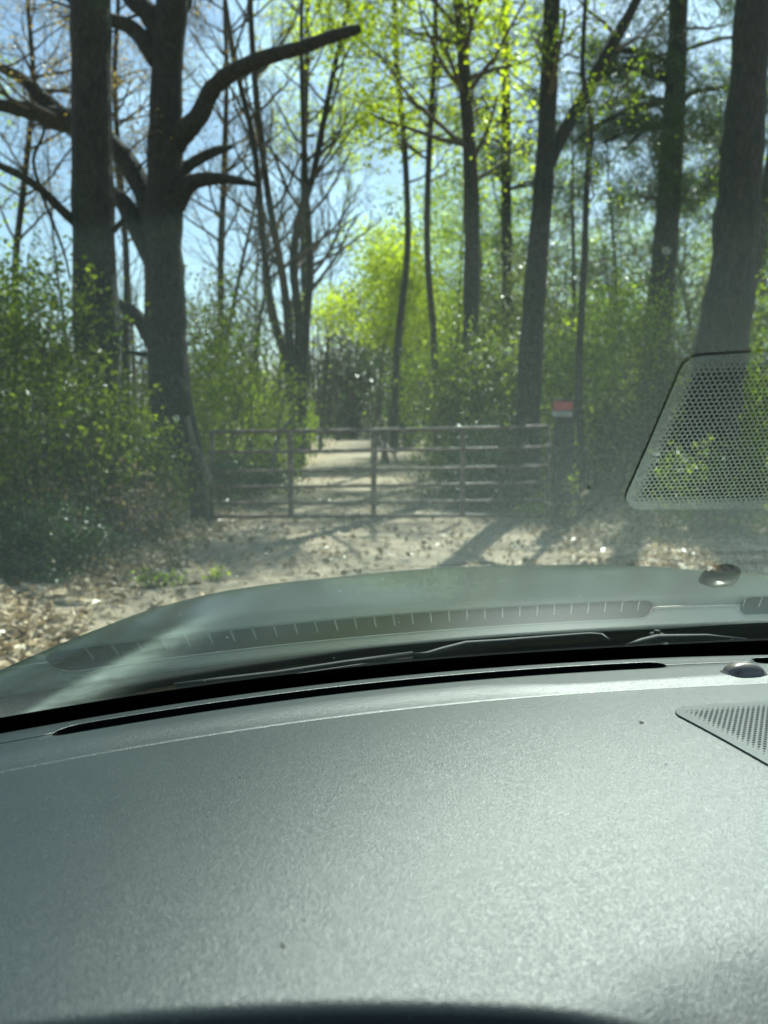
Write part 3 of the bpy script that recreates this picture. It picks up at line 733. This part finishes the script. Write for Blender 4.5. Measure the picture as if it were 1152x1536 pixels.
pine(760, 26., [(760, 700), (761, 560), (760, 400), (759, 250), (759, 120), (758, 0), (756, -160)], [9, 8.5, 8, 7, 6, 4.5, 2], 'thin reddish pine between the leafy trunk and the forked tree', [], .45, 26, 2.0, rf=.35, per=12)
# light-leaved trees whose crowns fill the top middle
for px, Y, lean, lab in ((590, 24., -60, 'leaning slender tree under bright yellow-green spring leaves, above the track'), (655, 21., 40, 'tall slender tree with bright yellow-green leaves, left of the grey leafy trunk'), (462, 33., 20, 'far slender tree with bright spring crown beside the blue sky gap')):
    t, b, W2, r2, fin = side_tree(px, Y, [(px, 680), (px - lean * .1, 520), (px - lean * .35, 380), (px - lean * .3, 240), (px - lean * .1, 100), (px, -40), (px + lean * .2, -200), (px + lean * .2, -300)], [5.5, 5.2, 4.8, 4.4, 4, 3.2, 2.5, 1.5], lab, 'spring_tree',
        'bark_grey', 'spring', n=26, L=2.5, f0=.4, depth=2, tw=4, leaves=(9, .11, .26), sel=lambda T_: T_[:, 2] > 6.0, drop=.15); fin()
for px, Y, lean, n_, lab in ((20, 19., 30, 26, 'twiggy tree with ochre buds at the left edge, behind the first trunk'), (192, 18., -20, 24, 'twiggy ochre-budded tree seen between the first trunk and the oak'), (330, 26., 10, 26, 'tall fine-twigged bare tree rising just right of the oak')):
    t, b, W2, r2, fin = side_tree(px, Y, [(px, 690), (px + lean * .2, 540), (px + lean * .1, 400), (px + lean * .6, 260), (px + lean, 120), (px + lean * .7, -20), (px + lean, -180)], [6.5, 6, 5, 4.5, 3.5, 3, 1.5], lab, 'twiggy_tree', 'bark_grey', 'bud', n=n_, L=2.3, f0=.38, depth=3, tw=4, leaves=(1, .06, .1), sel=lambda T_: T_[:, 2] > 5.5, drop=.3, upv=.5, rf=.45); fin()
# bright bushy young tree left of the trunks and its darker neighbour
def bush(name, px, Y, rx, ry, h, label, leafm, ncl, per, size, cat='shrub', z0=.1, group=None, sp=.16, aspect=1.7, stems=14, seed=None, stemr=.014, shape=1.0, twig='twig'):
    b = base_of(px, Y); root = empty(name, tuple(b), label, cat, group)
    ph = rng.uniform(0, 2 * np.pi, ncl); rad = np.sqrt(rng.uniform(.02, 1, ncl)); zz = rng.uniform(0, 1, ncl) ** .85
    prof = np.sqrt(np.clip(1 - (2 * zz * .92 - .75) ** 2 / 1.6, .05, 1)) if shape else 1.
    lob = .8 + .17 * np.sin(3 * ph + px) + .12 * np.sin(5 * ph + zz * 7)
    C_ = np.c_[np.cos(ph) * rad * rx * prof * lob, np.sin(ph) * rad * ry * prof * lob, z0 + zz * h * (1 - .22 * rad + .12 * np.sin(ph * 2 + px))]
    if ncl > 100:                                            # leaf masses gather round boughs, with gaps between
        nl = max(7, ncl // 26); li = rng.integers(0, nl, ncl); C_ = C_[:nl][li] + rng.normal(size=(ncl, 3)) * np.array([.17 * rx, .17 * ry, .10 * h]); C_[:, 2] = np.clip(C_[:, 2], z0, None)
    mb = MB()
    for i in range(stems):
        e = C_[rng.integers(ncl)]; s0 = np.r_[rng.normal(size=2) * .12 * rx, 0]
        mid = (s0 + e) / 2 + np.r_[rng.normal(size=2) * .1 * rx, .15 * h]
        mb.tube([s0, mid * .55 + s0 * .45, mid, mid * .4 + e * .6, e], np.array([1, .8, .6, .45, .25]) * stemr * rng.uniform(.6, 1.4), 4)
    for i in range(0, ncl, 2):
        e = C_[i]; d = rng.normal(size=3) * .18 + np.array([0, 0, .12]); mb.tube([e - d, e, e + d], [.005, .004, .002], 3)
    o = mb.build('stem', M[twig]); o.parent = root
    mb = MB(); L_ = np.repeat(C_, per, 0) + rng.normal(size=(ncl * per, 3)) * sp * np.array([1.2, 1.2, .8])
    L_[:, 2] = np.maximum(L_[:, 2], .03); leaves_into(mb, L_, size, aspect, .15)
    o = mb.build('foliage', M[leafm], smooth=False); o.parent = root
    return root
bush('young_tree', 578, 29., 2.8, 2.0, 3.9, 'young tree with a bright yellow-green crown beside the track beyond the gate', 'spring', 520, 24, .12, 'tree', z0=4.7, sp=.3, stems=7, stemr=.045)
bush('evergreen_tree', 612, 50., 3.4, 3, 13.0, 'dark evergreen standing behind the bright young tree', 'dusky', 500, 16, .26, 'tree', z0=1.0, sp=.55, stems=20, stemr=.08)
bush('evergreen_tree', 533, 76., 3.0, 2.5, 14.0, 'dusky far evergreen closing the view at the end of the track', 'far', 520, 16, .3, 'tree', z0=.6, sp=.6, stems=26, stemr=.09)
# left shrubs
bush('shrub', 30, 8.6, 1.45, 1.3, 2.8, 'big tangled green shrub at the left edge in front of the first trunk', 'green', 560, 24, .07, sp=.14, stems=40)
bush('shrub', -60, 10.5, 2.2, 1.6, 3.9, 'tall sunlit shrub rising at the left edge, tallest of the left bushes', 'fresh', 520, 22, .075, sp=.19, stems=30)
bush('shrub', 172, 9.6, .95, .9, 2.0, 'yellow-green shrub filling the foot of the first trunk and the oak', 'fresh', 280, 18, .06, sp=.11, stems=30)
bush('bramble', 105, 8.3, 1.15, .8, 1.35, 'low brown-stemmed bramble thicket below the left shrubs', 'brown', 240, 9, .05, sp=.14, stems=70, twig='twig')
bush('bramble', 222, 9.9, .5, .5, 1.1, 'dry arching bramble beside the left gate post', 'olive', 200, 10, .05, sp=.12, stems=40)
bush('ground_ivy', 30, 7.4, 1.0, .8, .55, 'low blue-green leafy plants at the shaded foot of the left shrub', 'dusky', 300, 14, .05, 'plant', z0=.02, sp=.1, stems=10)
bush('ground_ivy', 262, 12.6, .6, .8, .75, 'low glossy plants between the left gate post and the oak', 'green', 160, 14, .06, 'plant', z0=.02, sp=.12, stems=10)
bush('shrub', 345, 16.5, 1.5, 1.4, 3.7, 'pale yellow-green shrub behind the left end of the gate, right of the oak', 'fresh', 520, 16, .085, sp=.24, stems=30)
bush('shrub', 300, 20, 2.0, 1.4, 4.6, 'taller green shrub peeping out behind the oak', 'olive', 360, 14, .10, sp=.28, stems=30)
bush('shrub', 448, 30., .42, .4, 2.6, 'narrow bright shrub at the foot of the many-stemmed bare tree', 'fresh', 200, 16, .085, sp=.2, stems=16)
bush('shrub', 390, 18., .5, .5, 1.0, 'small rounded green shrub seen over the gate beside the bare tree', 'green', 220, 15, .08, sp=.2, stems=14)
bush('ground_ivy', 365, 14.2, 1.4, .9, .75, 'low bluish leafy clump seen through the left bars of the gate', 'dusky', 220, 14, .07, 'plant', z0=.02, sp=.12, stems=6)
# right understorey, each bush a thing of its own
UR = [(700, 22, 1.1, 2.8, 'green', 'mid-green bush at the right side of the track beyond the gate'), (700, 17, .9, 2.9, 'olive', 'dull green bush behind the gate, left of the leafy trunk'),
      (735, 15.5, 1.3, 3.3, 'green', 'dense green bush behind the gate between the leafy trunk and the forked tree'), (712, 14, .7, 1.4, 'dusky', 'low dark bush at the foot of the leafy trunk'),
      (770, 19, 1.9, 5.0, 'olive', 'tall loose bush rising behind the dense green one'), (860, 15, 1.6, 3.4, 'fresh', 'yellow-green bush right of the gate post sign'),
      (930, 17, 1.6, 4.3, 'fresh', 'tall bright bush between the sapling and the dark pine'), (905, 15.2, .9, 1.5, 'dusky', 'low dark bush at the foot of the crooked sapling'),
      (985, 14, 1.2, 2.3, 'green', 'leafy bush in front of the dark pine'), (1040, 14, 1.5, 3.0, 'olive', 'dull bush between the dark pine and the massive leaning pine'), (1140, 13.5, 1.3, 3.3, 'fresh', 'bright bush at the right edge behind the massive pine'),
      (755, 13.4, .6, .8, 'dusky', 'knee-high dark shrub behind the right end of the gate'), (1100, 9.6, 1.0, 1.25, 'green', 'low green bush in front of the massive pine'), (672, 31, 2.2, 5.5, 'fresh', 'far bright bush under the slender spring trees')]
for px, Y_, rx, h, lm, lab in UR:
    bush('shrub', px, Y_, rx, rx * .85, h, lab, lm, int(150 + 70 * rx * h * .8), 14, .062 + .0018 * Y_, sp=.14 + .006 * Y_, stems=22)
# --- wood beyond: individual trees from a few kinds, copied
def generic(kind):
    t = Tree(); H_ = rng.uniform(13, 17); pts, _ = wander((0, 0, -.1), (rng.normal() * .05, rng.normal() * .05, 1), H_, 10, .05, .05)
    W2 = resample(pts, 41); r2 = np.linspace(.14, .025, 41); t.w.tube(W2, r2, 8)
    if kind == 'bare': sprout(t, W2, r2, 22, .22, .98, 3.2, 2, 4, rf=.5, upv=.9, spread=.6, up=.1); add_leaves(t, 1, .11, .3, drop=.7); lm = 'olive'
    elif kind == 'leafy': sprout(t, W2, r2, 20, .2, .98, 2.8, 2, 4, rf=.5, upv=.5); add_leaves(t, 10, .125, .3, drop=.2); lm = 'fresh'
    else:
        sprout(t, W2, r2, 28, .3, .98, 2.6, 2, 3, rf=.3, upv=.05, up=.02); T_ = np.array(t.tips); C_ = np.repeat(T_, 10, 0) + rng.normal(size=(len(T_) * 10, 3)) * .14; leaves_into(t.c, C_, .26, 8, 0, 1); lm = 'needle'
    return t, lm
LAB = {'bare': ('bare_tree', 'slim bare grey tree standing in the wood beyond the gate', 'bare trees of the far wood'), 'leafy': ('leafy_tree', 'slim tree in young green leaf standing in the wood beyond the gate', 'leafy trees of the far wood'), 'pine': ('pine_tree', 'slim dark pine standing in the wood beyond the gate', 'pines of the far wood')}
protos = {}
spots = []
def put(kind, x, y, s=1.):
    global protos
    n_, lab, grp = LAB[kind]
    k = (kind, rng.integers(2))
    loc = (x, y, float(gz(x, y)))
    if k not in protos:
        t, lm = generic(kind); protos[k] = finish(t, n_, (0, 0, 0), lab, 'tree', grp, M['bark_pine'] if kind == 'pine' else M['bark_grey'], M[lm])
        r = protos[k]; r.location = loc; r.rotation_euler = (0, 0, rng.uniform(0, 6.28)); r.scale = (s, s, s)
    else: copy_tree(protos[k], loc, rng.uniform(0, 6.28), s)
# (px, Y, kind)
for px, Y_, kd in [(330, 27, 'bare'), (375, 31, 'bare'), (415, 38, 'bare'), (480, 44, 'bare'), (395, 52, 'bare'), (120, 34, 'bare'), (205, 40, 'bare'),
                   (620, 62, 'leafy'), (640, 36, 'leafy'), (690, 42, 'leafy'), (735, 33, 'leafy'), (690, 35, 'leafy'), (720, 50, 'pine'), (800, 30, 'pine'), (850, 26, 'pine'), (845, 40, 'leafy'), (905, 28, 'pine'), (915, 38, 'leafy'),
                   (960, 33, 'bare'), (1000, 44, 'leafy'), (1050, 30, 'bare'), (1090, 38, 'leafy'), (1130, 27, 'pine'), (1180, 34, 'leafy'), (780, 48, 'bare'), (880, 56, 'bare'), (590, 84, 'bare'), (505, 90, 'bare'), (650, 78, 'leafy'), (430, 80, 'bare'), (1250, 24, 'pine'), (-140, 24, 'leafy'), (770, 31, 'leafy'), (1060, 24, 'pine')]:
    x_ = (px - 576) / F0 * Y_; put(kd, x_, Y_, rng.uniform(.8, 1.1))
# undergrowth either side of the track and the closing far wood
mb = MB(); n = 3600
yy_ = np.exp(rng.uniform(math.log(13), math.log(85), n)); xx_ = rng.uniform(-.75, .75, n) * yy_
e = np.abs(xx_ - track_x(yy_)) - track_w(yy_); k = e > 1.0; xx_, yy_ = xx_[k], yy_[k]
hh_ = rng.uniform(.1, 1, len(xx_)) ** 1.6 * np.clip((np.abs(xx_ - track_x(yy_)) - 2) * .5, .25, 2.2)
C_ = np.c_[xx_, yy_, gz(xx_, yy_) + hh_]; L_ = np.repeat(C_, 14, 0) + rng.normal(size=(len(C_) * 14, 3)) * np.repeat(.16 + yy_ * .008, 14)[:, None]
L_[:, 2] = np.maximum(L_[:, 2], gz(L_[:, 0], L_[:, 1]) + .02); leaves_into(mb, L_, np.repeat(.07 + yy_ * .003, 14), 1.6, .2)
tag(mb.build('undergrowth', M['olive'], smooth=False), 'tangled undergrowth on the woodland floor beyond the gate', None, None, 'stuff')
mb = MB(); n = 9000
a = rng.uniform(-.85, .85, n); Y_ = rng.uniform(70, 125, n); x_ = a * Y_; k = np.abs(x_) > -1; x_, Y_ = x_[k], Y_[k]
top = 11 + 3.5 * np.sin(x_ * .11) + 2.5 * np.sin(x_ * .31 + 1) + np.clip(x_, -10, 30) * .12
z_ = rng.uniform(0, 1, len(x_)) ** .9 * top; C_ = np.c_[x_, Y_, z_]
L_ = np.repeat(C_, 12, 0) + rng.normal(size=(len(C_) * 12, 3)) * .9; leaves_into(mb, L_, .45, 2.2, 0, 1)
for i in range(700):
    y0 = rng.uniform(62, 120); x0 = rng.uniform(-.8, .8) * y0
    if y0 < 80 and abs(x0 - float(track_x(y0))) < 1.6: continue
    pts, _ = wander((x0, y0, 0), (rng.normal() * .05, 0, 1), rng.uniform(8, 15), 4, .05, .02); mb.tube(pts, np.linspace(.16, .04, 5), 4)
    for _ in range(4):
        j = rng.integers(1, 5); p2, _ = wander(pts[j], (rng.normal(), rng.normal(), 1), 3.5, 3, .12, .05); mb.tube(p2, [.05, .04, .03, .02], 3)
tag(mb.build('far_wood', [M['bark_grey'], M['far']], smooth=False), 'brown and green mass of the far wood', None, None, 'stuff')

# ------------------------------------------------------------------ gate, posts, sign
YG = 11.6
def gp(px, py, dy=0.): p = P(px, py, YG + dy); return p
gate = empty('farm_gate', tuple(gp(320, 780)), 'rusty six-bar tubular farm gate closed across the track', 'gate')
def G(mb, name, m='steel', smooth=True):
    o = mb.build(name, M[m], None, smooth, origin=tuple(gate.location)); o.parent = gate; o.location = (0, 0, 0); return o
gy = [(648, 640), (678, 671), (708, 699), (731, 724), (755, 750), (775, 773)]
for i, (l, r_) in enumerate(gy):
    mb = MB(); a, b = gp(318, l), gp(822, r_); n = 12
    pts = a + (b - a) * np.linspace(0, 1, n)[:, None]; pts[:, 2] -= .012 * np.sin(np.linspace(0, math.pi, n)) * (i < 5)
    mb.tube(pts, (.030 if i in (0, 5) else .025), 12, True); G(mb, 'rail')
for px, fl in ((318, 0), (822, 0)):
    mb = MB(); a, b = gp(px, (645 if px < 500 else 637)), gp(px + (1 if px < 500 else -1), (778 if px < 500 else 776)); mb.tube([a, (a + b) / 2, b], .026, 12, True); G(mb, 'end_stile')
for px in (435, 560, 693):
    mb = MB(); a, b = gp(px, 644, -.03), gp(px + 1, 776, -.03); c = (a + b) / 2; mb.box(c, (.082, .03, abs(a[2] - b[2]))); G(mb, 'upright_brace', 'steel', False)
mb = MB()
for py in (668, 758):
    a = gp(822, py); mb = MB(); mb.tube([a, a + np.array([.07, -.03, 0]), a + np.array([.13, -.06, 0])], .014, 8, True); G(mb, 'hinge')
mb = MB(); a = gp(318, 690); mb.tube([a, a + np.array([-.06, -.02, -.03]), a + np.array([-.12, -.0, -.02]), a + np.array([-.13, .03, .02])], .008, 6, True); G(mb, 'latch_chain')
# right post
YP = 10.9; b = P(841, 800, YP); b[2] = 0
post = empty('gate_post', tuple(b), 'thick square timber post at the right end of the gate carrying a small sign', 'post')
mb = MB(); n = 12; zs = np.linspace(-.1, 1.83, n); prof = [(-.12, -.10), (-.10, -.12), (.10, -.12), (.125, -.095), (.125, .10), (.10, .12), (-.10, .12), (-.12, .10)]
rows = []
for z in zs:
    wv = .006 * math.sin(z * 5); s = 1.06 - .03 * z / 1.8
    rows.append([(b[0] + x_ * s + wv, b[1] + y_ * s + wv, z) for x_, y_ in prof + prof[:1]])
rows.append([(b[0] + x_ * .8, b[1] + y_ * .8, 1.85) for x_, y_ in prof + prof[:1]]); rows.append([(b[0], b[1], 1.852)] * 9)
mb.grid(np.array(rows)); o = mb.build('timber', M['wood_grey'], None, False, origin=tuple(b)); o.parent = post; o.location = (0, 0, 0)
mb = MB()
for z in (1.18, .35):
    mb = MB(); mb.tube([b + np.array([-.10, -.12, z]), b + np.array([-.15, -.06, z]), b + np.array([-.17, .3, z + .01])], .016, 8, True)
    o = mb.build('hinge_pin', M['steel'], origin=tuple(b)); o.parent = post; o.location = (0, 0, 0)
# sign
s0 = P(844, 616, YP - .15); sign = empty('warning_sign', tuple(s0), 'small faded red and white notice on the right gate post', 'sign')
def SG(mb, name, m): o = mb.build(name, M[m], None, False, origin=tuple(s0)); o.parent = sign; o.location = (0, 0, 0)
mb = MB(); mb.box(s0 + np.array([0, 0, .065]), (.27, .006, .12)); SG(mb, 'red_panel', 'red')
mb = MB(); mb.box(s0 + np.array([0, 0, -.045]), (.27, .006, .075)); SG(mb, 'white_panel', 'white')
mb = MB()
for k_, (wx, zz_) in enumerate(((.21, -.03), (.17, -.047), (.19, -.066))): mb.box(s0 + np.array([0, -.0045, zz_]), (wx, .002, .010))
SG(mb, 'faded_print', 'ink')
# left post: an old leaning, split trunk used as gate post
YL = 11.9; b = P(300, 783, YL); b[2] = 0
t = Tree(); post = empty('gate_post', tuple(b), 'dark weathered leaning log post at the left end of the gate', 'post')
mb = MB(); W = np.array([P(*q_, YL) for q_ in ((301, 786), (298, 740), (293, 690), (285, 640), (277, 600), (268, 570))]); W2 = resample(W, 26)
mb.tube(W2, np.interp(np.linspace(0, 1, 26), [0, .3, 1], [.155, .135, .10]) * (1 + .05 * rng.normal(size=26)), 14, True); o = mb.build('log', M['bark_dark'], origin=tuple(b)); o.parent = post; o.location = (0, 0, 0)
mb = MB(); W = np.array([P(*q_, YL - .2) for q_ in ((280, 625), (288, 660), (300, 690), (310, 715), (314, 760), (314, 785))]); mb.tube(resample(W, 20), np.linspace(.035, .075, 20), 8, True)
o = mb.build('pale_limb', M['wood_pale'], origin=tuple(b)); o.parent = post; o.location = (0, 0, 0); o['label'] = 'pale stripped limb leaning on the post'
# pale dead branch seen through the left bars
mb = MB(); W = np.array([P(*q_, 14.5) for q_ in ((408, 708), (412, 680), (418, 655), (432, 635), (446, 618))]); mb.tube(resample(W, 16), np.linspace(.05, .03, 16), 7, True)
W = np.array([P(*q_, 14.5) for q_ in ((418, 655), (416, 640), (424, 618))]); mb.tube(resample(W, 8), np.linspace(.03, .015, 8), 6, True)
bb = P(408, 708, 14.5); o = mb.build('dead_branch', M['wood_pale'], origin=tuple(bb)); tag(o, 'pale crooked dead branch standing just behind the left bars of the gate', 'branch')
# upright stub with a hanging dead leaf, right of the post
mb = MB(); a = P(872, 775, 10.2); a[2] = .02; e_ = P(876, 728, 10.2); mb.tube([a, (a + e_) / 2 + np.array([.01, 0, 0]), e_], [.006, .004, .003], 5)
leaves_into(mb, [e_ + np.array([0, 0, -.09]), e_ + np.array([.01, .01, -.14])], .17, 2.6, 0, 1); o = mb.build('dead_sprig', [M['twig'], M['brown']], None, False, origin=tuple(a)); tag(o, 'single brown dead leaf hanging on a thin stalk right of the gate post', 'plant')
bush('weed', 858, 10.3, .12, .1, .9, 'thin green-tipped weed against the right side of the gate post', 'fresh', 16, 7, .04, 'plant', z0=.2, sp=.05, stems=5, stemr=.006)
bush('weed', 810, 12.2, .35, .3, .32, 'low yellow-green weeds in sun under the right end of the gate', 'spring', 50, 10, .05, 'plant', z0=.01, sp=.06, stems=3)
bush('grass_tuft', 235, 7.0, .28, .2, .12, 'small bright green tuft on the leaf litter beside the bonnet', 'fresh', 22, 7, .045, 'plant', z0=.01, sp=.06, stems=3)
bush('grass_tuft', 318, 7.3, .08, .08, .10, 'tiny bright green tuft at the near edge of the track', 'spring', 10, 10, .04, 'plant', z0=.01, sp=.03, stems=2)
# branch shape added in place of a diagonal shadow on the right verge
mb = MB(); W = np.array([[2.75, 11.3, .06], [3.3, 12.0, .22], [4.0, 13.1, .45], [4.9, 14.4, .75], [5.6, 15.3, 1.1]]); mb.tube(resample(W, 20), np.linspace(.05, .025, 20), 7, True)
o = mb.build('shadow_branch', M['bark_oak'], origin=(2.75, 11.3, .06)); tag(o, 'long dark branch shape standing in for a shadow on the right verge beyond the gate post', 'branch')
